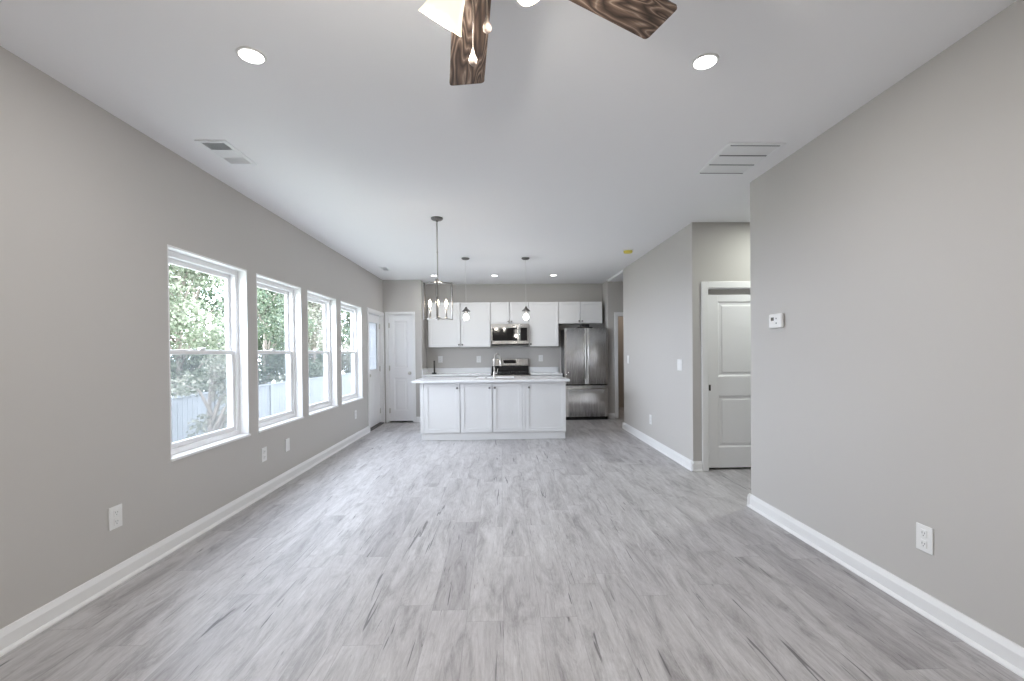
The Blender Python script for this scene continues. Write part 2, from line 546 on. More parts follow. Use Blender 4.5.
def casing(name, u0, u1, ztop, w, place, depth=0.018):
    """door casing around an opening u0..u1; place(u, n, z) maps into the room; n grows out of the wall"""
    mb = MB()
    def bx(a0, a1, z0, z1):
        p, q = place(a0, 0, z0), place(a1, depth, z1)
        lo = [min(a, b) for a, b in zip(p, q)]; hi = [max(a, b) for a, b in zip(p, q)]
        mb.box(lo[0], hi[0], lo[1], hi[1], lo[2], hi[2], 0.005, 2)
    bx(u0 - w, u0 + 0.004, 0, ztop + w); bx(u1 - 0.004, u1 + w, 0, ztop + w); bx(u0, u1, ztop - 0.004, ztop + w)
    def jb(a0, a1, z0, z1):
        p, q = place(a0, 0.002, z0), place(a1, -0.118, z1)
        lo = [min(a, b) for a, b in zip(p, q)]; hi = [max(a, b) for a, b in zip(p, q)]
        mb.box(lo[0], hi[0], lo[1], hi[1], lo[2], hi[2])
    jb(u0, u0 + 0.012, 0, ztop); jb(u1 - 0.012, u1, 0, ztop); jb(u0, u1, ztop - 0.012, ztop)
    return struct(mb.build(name, 'trim'))
casing('trim_1', XD[0], XD[1], 2.055, 0.058, lambda u, n, z: (XL + n, u, z))
casing('trim_2', PD[0], PD[1], 2.085, 0.045, lambda u, n, z: (u, Y_PAN - n, z))
casing('trim_3', RD[0], RD[1], 2.02, 0.068, lambda u, n, z: (u, Y_REC - n, z))
casing('trim_4', HD[0], HD[1], 2.04, 0.062, lambda u, n, z: (u, Y_HALL - n, z))

# ------------------------------------------------------------------ doors (built facing -y, left bottom corner at the origin)
def panel_door_mesh(w, h, t, stile, rails, mb=None):
    """rails: list of (z0, z1) of the openings; front at y=0, back at y=t"""
    mb = mb or MB()
    mb.box(0, stile, 0, t, 0, h, 0.002, 1); mb.box(w - stile, w, 0, t, 0, h, 0.002, 1)
    z = 0
    for z0, z1 in list(rails) + [(h, h)]:
        mb.box(stile, w - stile, 0, t, z, z0)
        z = z1
    for z0, z1 in rails:
        x0, x1 = stile, w - stile
        mb.box(x0, x1, 0.012, t - 0.004, z0, z1)
        for k in range(4):                                    # sloped sticking around the panel
            prof = [(0, 0), (0.018, 0.012), (0, 0.012)]
            if k == 0: mb.prism(prof, (x0, 0, z0), (x0, 0, z1), (1, 0, 0), (0, 1, 0))
            if k == 1: mb.prism(prof, (x1, 0, z0), (x1, 0, z1), (-1, 0, 0), (0, 1, 0))
            if k == 2: mb.prism(prof, (x0, 0, z0), (x1, 0, z0), (0, 0, 1), (0, 1, 0))
            if k == 3: mb.prism(prof, (x0, 0, z1), (x1, 0, z1), (0, 0, -1), (0, 1, 0))
        i = 0.045
        mb.box(x0 + i, x1 - i, 0.003, 0.02, z0 + i, z1 - i, 0.008, 2)
    return mb

def knob(parent, x, z, y=0.0, name='door_knob', m='nickel', s=1.0):
    mb = MB()
    prof = [(0, 0), (0.032, 0), (0.032, 0.006), (0.012, 0.010), (0.010, 0.030), (0.020, 0.036), (0.028, 0.048), (0.027, 0.060), (0.016, 0.068), (0, 0.070)]
    mb.lathe([(r * s, q * s) for r, q in prof], 24, Matrix.Translation((x, y, z)) @ Matrix.Rotation(PI / 2, 4, 'X'))
    return mb.build(name, m, parent)

def hinge(parent, x, z, y=0.0):
    return MB().box(x - 0.018, x + 0.018, y - 0.004, y + 0.004, z - 0.045, z + 0.045, 0.001, 1).cyl((x, y - 0.008, z - 0.05), (x, y - 0.008, z + 0.05), 0.007).build('hinge', 'nickel', parent)

# door_1: exterior half-glass door on the left wall (local x -> +Y, front faces +X)
d1 = struct(empty('door_1', (XL - 0.055, XD[0] + 0.016, 0.025), PI / 2), 'white exterior door with a glass upper half', 'door')
w, h = XD[1] - XD[0] - 0.032, 2.012
mb = MB()
gx0, gx1, gz0, gz1 = 0.155, w - 0.155, 1.02, 1.87
mb.box(0, gx0, 0, 0.044, 0, h, 0.002, 1).box(gx1, w, 0, 0.044, 0, h, 0.002, 1).box(gx0, gx1, 0, 0.044, gz1, h).box(gx0, gx1, 0, 0.044, 0, gz0)
i = 0.03
for z0, z1, a0, a1 in ((0.16, 0.86, 0.14, w / 2 - 0.04), (0.16, 0.86, w / 2 + 0.04, w - 0.14)):
    mb.box(a0, a1, -0.006, 0.01, z0, z1, 0.005, 2)
mb.build('door_slab', 'door', d1)
mb = MB()
for a in ((gx0 - .03, gx0, gz0 - .03, gz1 + .03), (gx1, gx1 + .03, gz0 - .03, gz1 + .03), (gx0, gx1, gz0 - .03, gz0), (gx0, gx1, gz1, gz1 + .03)):
    mb.box(a[0], a[1], -0.008, 0.056, a[2], a[3], 0.003, 2)
mb.build('glazing_frame', 'vinyl', d1)
MB().box(gx0, gx1, 0.000, 0.006, gz0, gz1).build('door_glass', 'glass', d1)
mb = MB()
nz = int((gz1 - gz0) / 0.016)
for j in range(nz):
    zc = gz0 + (j + 0.5) * (gz1 - gz0) / nz
    mb.prism([(-0.0035, 0.0085), (-0.0030, 0.0085), (0.0035, -0.0085), (0.0030, -0.0085)], (gx0 + 0.001, 0.016, zc), (gx1 - 0.001, 0.016, zc), (0, 1, 0), (0, 0, 1))
mb.build('door_blind', 'blind', d1)
knob(d1, 0.075, 0.93)
mb = MB(); mb.lathe([(0, 0), (0.03, 0), (0.03, 0.012), (0.022, 0.016), (0, 0.017)], 24, Matrix.Translation((0.075, 0, 1.06)) @ Matrix.Rotation(PI / 2, 4, 'X'))
mb.box(0.069, 0.081, -0.034, -0.012, 1.045, 1.075, 0.003).build('deadbolt', 'bronze', d1)
for z in (0.22, 1.02, 1.82): hinge(d1, w - 0.004, z, -0.002)
struct(MB().box(XL - 0.15, XL + 0.012, XD[0], XD[1], 0.0, 0.022, 0.006).build('trim_6', 'bronze'))

# door_2: narrow pantry door
w = PD[1] - PD[0] - 0.028
d2 = struct(empty('door_2', (PD[0] + 0.014, Y_PAN + 0.012, 0.03)), 'narrow white two panel pantry door', 'door')
panel_door_mesh(w, 2.04, 0.036, 0.095, [(0.20, 0.83), (1.02, 1.93)]).build('door_slab', 'door', d2)
knob(d2, w - 0.055, 0.92, name='door_knob')
for z in (0.20, 1.02, 1.84): hinge(d2, 0.004, z, -0.002)

# door_3: sliding door in the recess
w = 0.80
d3 = struct(empty('door_3', (RD[0] + 0.010, Y_REC + 0.035, 0.024)), 'white two panel sliding door in the recess', 'door')
panel_door_mesh(w, 1.925, 0.036, 0.125, [(0.225, 0.805), (1.015, 1.85)]).build('door_slab', 'door', d3)
mb = MB().box(0.012, 0.042, -0.003, 0.004, 0.860, 0.925, 0.001, 1)
mb.box(0.018, 0.036, -0.005, 0.0, 0.872, 0.913, 0.001, 1)
mb.build('flush_pull', 'bronze', d3)
MB().box(0.0, w, 0.012, 0.05, 1.93, 2.0).build('shaded_head_filler', 'wall', d3)  # filler above the slab; wall colour stands in for the shaded head

# ------------------------------------------------------------------ windows
def window(idx, u0, u1, z0, z1, loc, rz, screen=True):
    """local: x along the wall, y=0 inner wall plane, +y outward (front faces -y)"""
    e = struct(empty('window_%d' % idx, loc, rz), 'white double hung window', 'window')
    w = u1 - u0; D = WT
    mb = MB(); t = 0.012                                           # painted liner and stool
    mb.box(0, t, 0.0, 0.085, z0, z1); mb.box(w - t, w, 0.0, 0.085, z0, z1); mb.box(t, w - t, 0.0, 0.085, z1 - t, z1)
    mb.box(-0.006, w + 0.006, -0.012, 0.085, z0 - 0.004, z0 + 0.016, 0.004, 2)
    mb.build('window_liner', 'trim', e)
    mb = MB(); f = 0.042
    x0, x1, a, b = t, w - t, z0 + 0.016, z1 - t
    for r in ((x0, x0 + f, a, b), (x1 - f, x1, a, b), (x0 + f, x1 - f, a, a + f), (x0 + f, x1 - f, b - f, b)):
        mb.box(r[0], r[1], 0.075, D + 0.01, r[2], r[3], 0.003, 1)
    mb.build('window_frame', 'vinyl', e)
    zm = (a + b) / 2 + 0.005; s = 0.036
    for nm, za, zb, y0 in (('upper_sash', zm - 0.018, b - f, 0.118), ('lower_sash', a + f, zm + 0.018, 0.088)):
        xa, xb = x0 + f, x1 - f
        mb = MB()
        for r in ((xa, xa + s, za, zb), (xb - s, xb, za, zb), (xa + s, xb - s, za, za + s), (xa + s, xb - s, zb - s, zb)):
            mb.box(r[0], r[1], y0, y0 + 0.028, r[2], r[3], 0.003, 1)
        so = mb.build(nm, 'vinyl', e)
        MB().box(xa + s, xb - s, y0 + 0.011, y0 + 0.017, za + s, zb - s).build('window_glass', 'glass', so)
        if nm == 'lower_sash':
            xm = (xa + xb) / 2
            MB().box(xm - 0.03, xm + 0.03, y0 - 0.004, y0 + 0.02, zb, zb + 0.012, 0.003).cyl((xm - 0.012, y0 + 0.008, zb + 0.012), (xm + 0.03, y0 - 0.006, zb + 0.014), 0.005).build('sash_lock', 'vinyl', so)
    if screen:
        MB().box(x0 + f, x1 - f, D - 0.002, D, a + f, zm).build('insect_screen', 'screen', e)
    return e
for i, (a, b) in enumerate(WIN):
    o = window(i + 1, a, b, WZ0, WZ1, (XL, a, 0), PI / 2)
    o['label'] = ['white double hung window nearest the camera, at the left edge of the row', 'second white double hung window along the left wall', 'third white double hung window along the left wall', 'white double hung window beside the exterior door'][i]
for i, (a, b) in enumerate(BACKWIN):
    window(5 + i, a, b, 0.55, 2.15, (b, YB, 0), PI, screen=False)
def portal(name, loc, sx, sy, rot):
    d = bpy.data.lights.new(name, 'AREA'); d.shape = 'RECTANGLE'; d.size = sx; d.size_y = sy
    d.cycles.is_portal = True
    o = bpy.data.objects.new(name, d); C.collection.objects.link(o); o.location = loc; o.rotation_euler = rot
for a, b in WIN: portal('window_portal', (XL - WT - 0.03, (a + b) / 2, (WZ0 + WZ1) / 2), b - a, WZ1 - WZ0, (PI / 2, 0, -PI / 2))
for a, b in BACKWIN: portal('window_portal', ((a + b) / 2, YB - WT - 0.03, 1.35), b - a, 1.6, (PI / 2, 0, 0 + PI))
portal('window_portal', (XL - WT - 0.03, 8.28, 1.45), 0.6, 0.85, (PI / 2, 0, -PI / 2))

# ------------------------------------------------------------------ kitchen cabinets
def shaker(w, h, mb=None, x=0.0, y=0.0, z=0.0, fr=0.058, t=0.02):
    mb = mb or MB()
    mb.box(x, x + fr, y, y + t, z, z + h, 0.0015, 1); mb.box(x + w - fr, x + w, y, y + t, z, z + h, 0.0015, 1)
    mb.box(x + fr, x + w - fr, y, y + t, z, z + fr, 0.0015, 1); mb.box(x + fr, x + w - fr, y, y + t, z + h - fr, z + h, 0.0015, 1)
    mb.box(x + fr, x + w - fr, y + 0.010, y + t - 0.002, z + fr, z + h - fr)
    return mb

def cab_door(parent, x, y, z, w, h, kx=None, kz=None, fr=0.058, m='cab'):
    o = shaker(w, h, fr=fr).build('door', m, parent, loc=(x, y, z))
    if kx is not None:
        mb = MB(); mb.lathe([(0, 0), (0.009, 0), (0.006, 0.010), (0.010, 0.016), (0.016, 0.020), (0.016, 0.026), (0.010, 0.031), (0, 0.032)], 20, Matrix.Translation((kx, 0, kz)) @ Matrix.Rotation(PI / 2, 4, 'X'))
        mb.build('knob', 'dark_nickel', o)
    return o

# island
YI = 6.915
IX0, IX1 = -1.228, 0.985
isl = tag(empty('kitchen_island', (0, YI, 0)), 'white shaker kitchen island base with four front doors under the quartz top', 'kitchen island')
MB().box(IX0, IX1, 0.050, 0.95, 0.105, 0.885, 0.002, 1).box(IX0, IX0 + 0.018, 0.022, 0.06, 0.105, 0.885).box(IX1 - 0.018, IX1, 0.022, 0.06, 0.105, 0.885).box(IX0, IX1, 0.022, 0.06, 0.105, 0.12).build('cabinet_body', 'cab', isl)
MB().box(IX0 + 0.012, IX1 - 0.008, 0.030, 0.90, 0.0, 0.105, 0.002, 1).build('toe_kick', 'cab', isl)
for a_, b_ in ((IX0, IX0 + 0.052), (0.318, 0.360)): MB().box(a_, b_, 0.0, 0.03, 0.11, 0.885, 0.0015, 1).build('filler_stile', 'cab', isl)
DZ, DH = 0.118, 0.757
for a, b, kx in ((-1.172, -0.632, 0.50), (-0.622, -0.143, 0.442), (-0.133, 0.315, 0.032), (0.364, IX1 - 0.004, 0.055)):
    cab_door(isl, a, 0.0, DZ, b - a, DH, kx, 0.668 + 0.01)
SX0, SX1, SY0, SY1 = -0.42, 0.22, 7.45, 7.80
TX0, TX1, TY0, TY1, TZ0, TZ1 = -1.335, 1.030, 6.80, 7.905, 0.885, 0.917
mb = MB()
mb.box(TX0, TX1, TY0, SY0, TZ0, TZ1, 0.002, 1).box(TX0, TX1, SY1, TY1, TZ0, TZ1, 0.002, 1).box(TX0, SX0, SY0, SY1, TZ0, TZ1).box(SX1, TX1, SY0, SY1, TZ0, TZ1)
tag(mb.build('countertop', 'quartz'), 'long white quartz countertop on the kitchen island', 'countertop')
mb = MB()
mb.box(SX0 - .01, SX1 + .01, SY0 - .01, SY1 + .01, 0.66, 0.67)
for r in ((SX0 - .01, SX0, SY0 - .01, SY1 + .01), (SX1, SX1 + .01, SY0 - .01, SY1 + .01), (SX0, SX1, SY0 - .01, SY0), (SX0, SX1, SY1, SY1 + .01)):
    mb.box(r[0], r[1], r[2], r[3], 0.67, 0.884)
sk = tag(empty('kitchen_sink', (0, 0, 0)), 'stainless undermount sink set into the island countertop', 'sink')
mb.build('basin', 'steel', sk)
MB().lathe([(0, 0), (0.04, 0), (0.042, 0.004), (0, 0.005)], 24, Matrix.Translation((-0.1, 7.62, 0.67))).build('drain', 'chrome', sk)
# faucet: gooseneck
fa = tag(empty('kitchen_faucet', (-0.112, 7.36, 0.917)), 'tall chrome gooseneck faucet standing on the island countertop', 'faucet')
MB().lathe([(0, 0), (0.026, 0), (0.026, 0.006), (0.019, 0.012), (0.017, 0.06), (0.017, 0.10), (0.012, 0.108), (0, 0.11)], 28).build('base', 'nickel', fa)
pts = [(0, 0, 0.09), (0, 0, 0.2), (0, 0, 0.30)]
dx, dy = 0.052, 0.075
for k in range(1, 13):
    a = PI * k / 12
    q = 1 - math.cos(a)
    pts.append((dx * q, dy * q, 0.30 + 0.095 * math.sin(a)))
pts += [(2 * dx, 2 * dy, 0.27)]
MB().tube(pts, 0.0105, 16).build('spout', 'nickel', fa)
MB().lathe([(0, 0), (0.014, 0), (0.018, 0.02), (0.018, 0.085), (0.013, 0.10), (0, 0.10)], 24, Matrix.Translation((2 * dx, 2 * dy, 0.185))).build('spray_head', 'nickel', fa)
MB().cyl((0.018, 0, 0.075), (0.045, 0, 0.078), 0.010).cyl((0.042, 0, 0.078), (0.060, 0, 0.155), 0.006, 0.0045).build('lever', 'nickel', fa)
tag(MB().lathe([(0, 0), (0.022, 0), (0.022, 0.006), (0.017, 0.010), (0, 0.011)], 24, Matrix.Translation((-0.245, 7.38, 0.917))).build('sink_hole_cover', 'bronze'), 'small dark round hole cover on the island countertop left of the faucet', 'hole cover')

# rear base units, counters
YC = 8.765
def base_unit(x0, x1, label, ndoor):
    e = tag(empty('base_cabinet', (x0, YC, 0)), label, 'cabinet')
    w = x1 - x0
    MB().box(0, w, 0.04, Y_KIT - YC - 0.004, 0.105, 0.883, 0.002, 1).build('cabinet_body', 'cab', e)
    MB().box(0, w, 0.10, Y_KIT - YC - 0.02, 0, 0.105).build('toe_kick', 'cab', e)
    dw = w / ndoor
    for k in range(ndoor):
        cab_door(e, k * dw + 0.004, 0.018, 0.115, dw - 0.008, 0.58, dw - 0.05, 0.53)
        d = shaker(dw - 0.008, 0.155, fr=0.04).build('drawer', 'cab', e, loc=(k * dw + 0.004, 0.018, 0.715))
        mb = MB(); mb.lathe([(0, 0), (0.009, 0), (0.006, 0.010), (0.016, 0.020), (0.016, 0.026), (0, 0.032)], 20, Matrix.Translation((dw / 2, 0, 0.078)) @ Matrix.Rotation(PI / 2, 4, 'X'))
        mb.build('knob', 'nickel', d)
base_unit(X_PAN + 0.004, -0.205, 'white base cabinet under the back counter, between pantry and range', 3)
base_unit(0.575, 1.180, 'white base cabinet under the back counter, between range and refrigerator', 1)
def rear_counter(x0, x1, label, side=None):
    e = tag(empty('countertop', (0, 0, 0)), label, 'countertop')
    MB().box(x0, x1, YC - 0.025, Y_KIT - 0.002, 0.884, 0.916, 0.002, 1).build('slab', 'quartz', e)
    mb = MB().box(x0, x1, Y_KIT - 0.022, Y_KIT - 0.002, 0.917, 1.025, 0.002, 1)
    if side == 'l': mb.box(x0, x0 + 0.02, YC + 0.02, Y_KIT - 0.022, 0.917, 1.025, 0.002, 1)
    mb.build('backsplash', 'quartz', e)
rear_counter(X_PAN + 0.003, -0.200, 'white quartz counter with low backsplash between pantry wall and range', 'l')
rear_counter(0.570, 1.185, 'short white quartz counter with backsplash between range and refrigerator')

# upper cabinets
YU = 9.065
UT = 2.335
def upper(x0, x1, zb, label, doors, knobs, y=YU):
    """doors: list of (x0, x1); knobs: list of (kx or None)"""
    e = tag(empty('upper_cabinet', (0, y, 0)), label, 'cabinet', None)
    MB().box(x0, x1, 0.055, Y_KIT - y - 0.003, zb, UT, 0.002, 1).box(x0, x0 + 0.016, 0.021, 0.06, zb, UT).box(x1 - 0.016, x1, 0.021, 0.06, zb, UT).box(x0, x1, 0.021, 0.06, zb, zb + 0.016).box(x0, x1, 0.021, 0.06, UT - 0.016, UT).build('cabinet_body', 'cab', e)
    for (a, b), kx in zip(doors, knobs):
        cab_door(e, a + 0.006, 0.0, zb + 0.003, b - a - 0.012, UT - zb - 0.006, kx, 0.045, fr=0.055)
    return e
upper(-1.440, -0.200, 1.445, 'wide white upper cabinet with two doors, left of the microwave', [(-1.440, -0.800), (-0.800, -0.200)], [0.60, 0.03])
upper(-0.196, 0.556, 1.897, 'short white upper cabinet with two doors above the microwave', [(-0.196, 0.178), (0.178, 0.556)], [0.34, 0.03])
upper(0.560, 1.158, 1.445, 'single door white upper cabinet right of the microwave', [(0.560, 1.158)], [0.03])
upper(1.162, 2.040, 1.897, 'short white upper cabinet with two doors above the refrigerator', [(1.162, 1.595), (1.595, 2.040)], [0.40, 0.03])
struct(MB().box(X_PAN, -1.442, Y_KIT - 0.12, Y_KIT, 1.445, UT).build('trim_7', 'wall'))

# microwave
mw = tag(empty('microwave', (0, 8.985, 0)), 'stainless over the range microwave with black glass door', 'microwave')
a, b, z0, z1 = -0.196, 0.556, 1.478, 1.892
MB().box(a, b, 0.03, Y_KIT - 8.985 - 0.003, z0, z1, 0.003, 1).build('body', 'steel_dimmed', mw)
mb = MB()
for r in ((a, a + 0.032, z0 + 0.03, z1 - 0.075), (0.325, 0.352, z0 + 0.03, z1 - 0.075), (a, b, z1 - 0.075, z1), (a, b, z0 + 0.022, z0 + 0.085), (b - 0.035, b, z0 + 0.085, z1 - 0.075)):
    mb.box(r[0], r[1], 0.0, 0.03, r[2], r[3], 0.002, 1)
mb.build('door_frame', 'steel_dimmed', mw)
MB().box(a + 0.03, 0.327, 0.006, 0.028, z0 + 0.085, z1 - 0.073).build('door_window', 'blackglass', mw)
MB().box(0.385, b - 0.034, 0.004, 0.028, z0 + 0.085, z1 - 0.073).build('control_panel', 'blackglass', mw)
MB().box(0.352, 0.386, 0.0, 0.03, z0 + 0.085, z1 - 0.073).build('handle_strip', 'steel_dimmed', mw)
mb = MB().tube([(0.368, 0.0, z0 + 0.09), (0.368, -0.035, z0 + 0.10), (0.368, -0.042, z0 + 0.2), (0.368, -0.035, z1 - 0.09), (0.368, 0.0, z1 - 0.08)], 0.010, 12)
mb.build('handle', 'chrome', mw)
MB().box(a + 0.01, b - 0.01, 0.01, 0.3, z0 - 0.004, z0 + 0.02, 0.002).build('vent_grille', 'black', mw)

# range
rx0, rx1 = -0.192, 0.562
rg = tag(empty('range', (0, YC - 0.03, 0)), 'stainless gas range with black cooktop between the back counters', 'stove')
dep = Y_KIT - YC + 0.03
MB().box(rx0, rx1, 0.03, dep - 0.01, 0.03, 0.895, 0.003, 1).build('body', 'steel_dimmed', rg)
MB().box(rx0 + 0.004, rx1 - 0.004, 0.0, 0.03, 0.24, 0.78, 0.004, 2).build('oven_door', 'steel_dimmed', rg)
MB().box(rx0 + 0.09, rx1 - 0.09, -0.003, 0.01, 0.34, 0.62, 0.002).build('oven_window', 'blackglass', rg)
MB().tube([(rx0 + 0.06, 0.0, 0.72), (rx0 + 0.06, -0.045, 0.72), (rx1 - 0.06, -0.045, 0.72), (rx1 - 0.06, 0.0, 0.72)], 0.011, 12).build('oven_handle', 'steel_dimmed', rg)
MB().box(rx0 + 0.004, rx1 - 0.004, 0.004, 0.03, 0.05, 0.225, 0.004, 2).build('storage_drawer', 'steel_dimmed', rg)
MB().box(rx0, rx1, 0.0, 0.05, 0.795, 0.895, 0.006, 2).build('control_fascia', 'steel_dimmed', rg)
for k in range(5):
    xk = rx0 + 0.09 + k * (rx1 - rx0 - 0.18) / 4
    MB().lathe([(0, 0), (0.022, 0), (0.019, 0.028), (0, 0.03)], 20, Matrix.Translation((xk, 0.002, 0.845)) @ Matrix.Rotation(PI / 2, 4, 'X')).build('burner_knob', 'black', rg)
MB().box(rx0 + 0.003, rx1 - 0.003, 0.015, dep - 0.075, 0.896, 0.912, 0.004, 2).build('cooktop', 'black', rg)
for k in range(2):
    mb = MB()
    g0 = rx0 + 0.03 + k * 0.355; g1 = g0 + 0.335
    for yy in (0.06, 0.20, 0.34, 0.50): mb.box(g0, g1, yy, yy + 0.014, 0.930, 0.944, 0.003)
    for xx in (g0, (g0 + g1) / 2 - 0.007, g1 - 0.014): mb.box(xx, xx + 0.014, 0.06, 0.514, 0.930, 0.944, 0.003)
    for xx in (g0, g1 - 0.014):
        for yy in (0.06, 0.50): mb.box(xx, xx + 0.014, yy, yy + 0.014, 0.912, 0.932)
    mb.build('grate', 'iron', rg)
    for yy in (0.15, 0.41):
        MB().lathe([(0, 0), (0.045, 0), (0.045, 0.008), (0.03, 0.012), (0, 0.013)], 24, Matrix.Translation(((g0 + g1) / 2, yy, 0.912))).build('burner', 'iron', rg)
MB().box(rx0 + 0.002, rx1 - 0.002, dep - 0.075, dep - 0.012, 0.90, 1.05, 0.003).build('backguard_base', 'black', rg)
MB().box(rx0, rx1, dep - 0.085, dep - 0.012, 1.052, 1.205, 0.012, 3).build('backguard', 'steel_dimmed', rg)
MB().box(0.045, 0.305, dep - 0.089, dep - 0.08, 1.105, 1.175, 0.002).build('display', 'blackglass', rg)

# refrigerator
FX0, FX1, YF = 1.235, 2.085, 8.800
fr = tag(empty('refrigerator', (0, YF, 0)), 'stainless french door refrigerator with bottom freezer drawer', 'refrigerator')
MB().box(FX0 + 0.004, FX1 - 0.004, 0.075, Y_KIT - YF - 0.03, 0.02, 1.775, 0.004, 2).build('body', 'steel_dark', fr)
xm = 1.668
def fdoor(x0, x1, z0, z1, nm):
    mb = MB(); n = 12
    b = bmesh.new()
    poly = []
    for k in range(n + 1):                       # gently bowed front
        q = k / n
        poly.append((x0 + (x1 - x0) * q, -0.0015 * (1 - (2 * q - 1) ** 2)))
    poly = [(x0, 0.006)] + [(x0 + 0.004, 0.001)] + [(x, y) for x, y in poly[1:-1]] + [(x1 - 0.004, 0.001), (x1, 0.006)]
    poly += [(x1, 0.068), (x0, 0.068)]
    A = [b.verts.new((x, y, z0)) for x, y in poly]; B = [b.verts.new((x, y, z1)) for x, y in poly]
    m_ = len(poly)
    for k in range(m_):
        f = b.faces.new((A[k], A[(k + 1) % m_], B[(k + 1) % m_], B[k]))
        f.smooth = 1 < k < n
    b.faces.new(A); b.faces.new(B)
    bmesh.ops.recalc_face_normals(b, faces=b.faces[:])
    mb.add(b)
    return mb.build(nm, 'steel', fr)
def bar(parent, pts, r=0.011):
    return MB().tube(pts, r, 14).build('handle', 'nickel', parent)
dl = fdoor(FX0, xm - 0.003, 0.700, 1.790, 'door')
dr = fdoor(xm + 0.003, FX1, 0.700, 1.790, 'door')
dz = fdoor(FX0, FX1, 0.065, 0.672, 'freezer_drawer')
for d, x, sg in ((dl, xm - 0.040, 1), (dr, xm + 0.040, -1)):
    bar(d, [(x, -0.002, 0.80), (x, -0.045, 0.82), (x + sg * 0.004, -0.055, 1.0), (x + sg * 0.012, -0.058, 1.2), (x + sg * 0.004, -0.055, 1.45), (x, -0.045, 1.63), (x, -0.004, 1.65)], 0.0095)
bar(dz, [(FX0 + 0.05, -0.004, 0.615), (FX0 + 0.055, -0.045, 0.615), ((FX0 + FX1) / 2, -0.055, 0.615), (FX1 - 0.055, -0.045, 0.615), (FX1 - 0.05, -0.004, 0.615)], 0.013)
MB().box(FX0 + 0.01, FX1 - 0.01, 0.03, 0.09, 0.672, 0.702).build('door_gasket', 'rubber', fr)
MB().box(FX0 + 0.01, FX1 - 0.01, 0.02, 0.30, 0.0, 0.062, 0.003).build('toe_grille', 'black', fr)
MB().box(xm - 0.17, xm + 0.12, 0.005, 0.16, 1.776, 1.815, 0.006).box(xm - 0.10, xm + 0.06, 0.005, 0.20, 1.80, 1.868, 0.01).build('hinge_cover', 'black', fr)

# small dark upright stand on the rear counter
st = tag(empty('counter_stand', (-1.335, 9.12, 0.9165)), 'slim dark upright stand on a black base, on the back counter near the pantry wall', 'stand')
MB().box(-0.042, 0.042, -0.042, 0.042, 0.0, 0.026, 0.006).build('base', 'black', st)
MB().tube([(0.004, 0, 0.02), (0.004, 0, 0.15), (0.004, 0, 0.245)], 0.016, 16).lathe([(0, 0), (0.018, 0), (0.018, 0.012), (0.010, 0.02), (0, 0.022)], 16, Matrix.Translation((0.004, 0, 0.243))).build('post', 'bronze', st)

# ------------------------------------------------------------------ electrical plates (face -y locally)
def plate(kind, loc, rz, label, cat, group=None, w=0.090, h=0.132):
    e = tag(empty(kind, loc, rz), label, cat, group)
    MB().box(-w / 2, w / 2, -0.007, 0.0, -h / 2, h / 2, 0.003, 2).build('cover_plate', 'plastic', e)
    if kind == 'wall_outlet':
        for s in (-1, 1):
            r = MB().box(-0.017, 0.017, -0.0105, -0.005, s * 0.026 - 0.019, s * 0.026 + 0.019, 0.003, 2).build('socket', 'plastic', e)
            mb = MB()
            mb.box(-0.008, -0.006, -0.0112, -0.009, s * 0.026 - 0.002, s * 0.026 + 0.008); mb.box(0.006, 0.008, -0.0112, -0.009, s * 0.026 - 0.002, s * 0.026 + 0.007)
            mb.cyl((0, -0.009, s * 0.026 - 0.010), (0, -0.0112, s * 0.026 - 0.010), 0.0025, n=10)
            mb.build('slots', 'slot', r)
    elif kind == 'light_switch':
        n = max(1, round(w / 0.06)) if w > 0.1 else 1
        for k in range(n):
            xx = (k - (n - 1) / 2) * 0.046
            MB().box(xx - 0.0165, xx + 0.0165, -0.011, -0.005, -0.033, 0.033, 0.002, 2).build('rocker', 'plastic', e)
    return e
LW, RW = PI / 2, -PI / 2
plate('wall_outlet', (XL, 2.713, 0.392), LW, 'white outlet low on the left wall in front of the first window, nearest the camera', 'outlet')
plate('wall_outlet', (XL, 4.375, 0.385), LW, 'white outlet low on the left wall under the second window, left of a blank cover', 'outlet')
plate('blank_cover', (XL, 4.845, 0.380), LW, 'blank white cover plate low on the left wall, between second and third window', 'cover plate')
plate('wall_outlet', (XL, 7.085, 0.393), LW, 'white outlet low on the left wall under the last window, near the exterior door', 'outlet')
plate('wall_outlet', (XR, 2.194, 0.380), RW, 'white outlet low on the near right wall', 'outlet')
plate('wall_outlet', (XR, 6.356, 0.363), RW, 'white outlet low on the far right wall below the small switch', 'outlet')
plate('light_switch', (XR, 5.298, 1.163), RW, 'wide white double switch on the far right wall near the recess corner', 'light switch', w=0.135)
plate('light_switch', (XR, 7.472, 1.195), RW, 'single white switch at the far end of the right wall near the hallway', 'light switch')
plate('wall_outlet', (-1.245, Y_KIT, 1.200), 0, 'white outlet above the back counter near the pantry wall', 'outlet')
plate('wall_outlet', (-0.46, Y_KIT, 1.195), 0, 'white outlet above the back counter just left of the range', 'outlet')
plate('wall_outlet', (0.820, Y_KIT, 1.205), 0, 'white outlet above the short counter between range and refrigerator', 'outlet')

# thermostat
th = tag(empty('thermostat', (XR, 3.388, 1.55), RW), 'small white thermostat with dark display on the near right wall', 'thermostat')
MB().box(-0.062, 0.062, -0.006, 0.0, -0.042, 0.042, 0.002, 1).build('back_plate', 'plastic', th)
MB().box(-0.078, 0.078, -0.032, -0.006, -0.054, 0.054, 0.010, 3).build('case', 'plastic', th)
MB().box(-0.046, -0.010, -0.0335, -0.028, 0.002, 0.028, 0.001, 1).build('display', 'lcd', th)
for za in (0.010, -0.025): MB().box(0.012, 0.028, -0.033, -0.028, za, za + 0.013, 0.002, 1).build('button', 'duct', th)

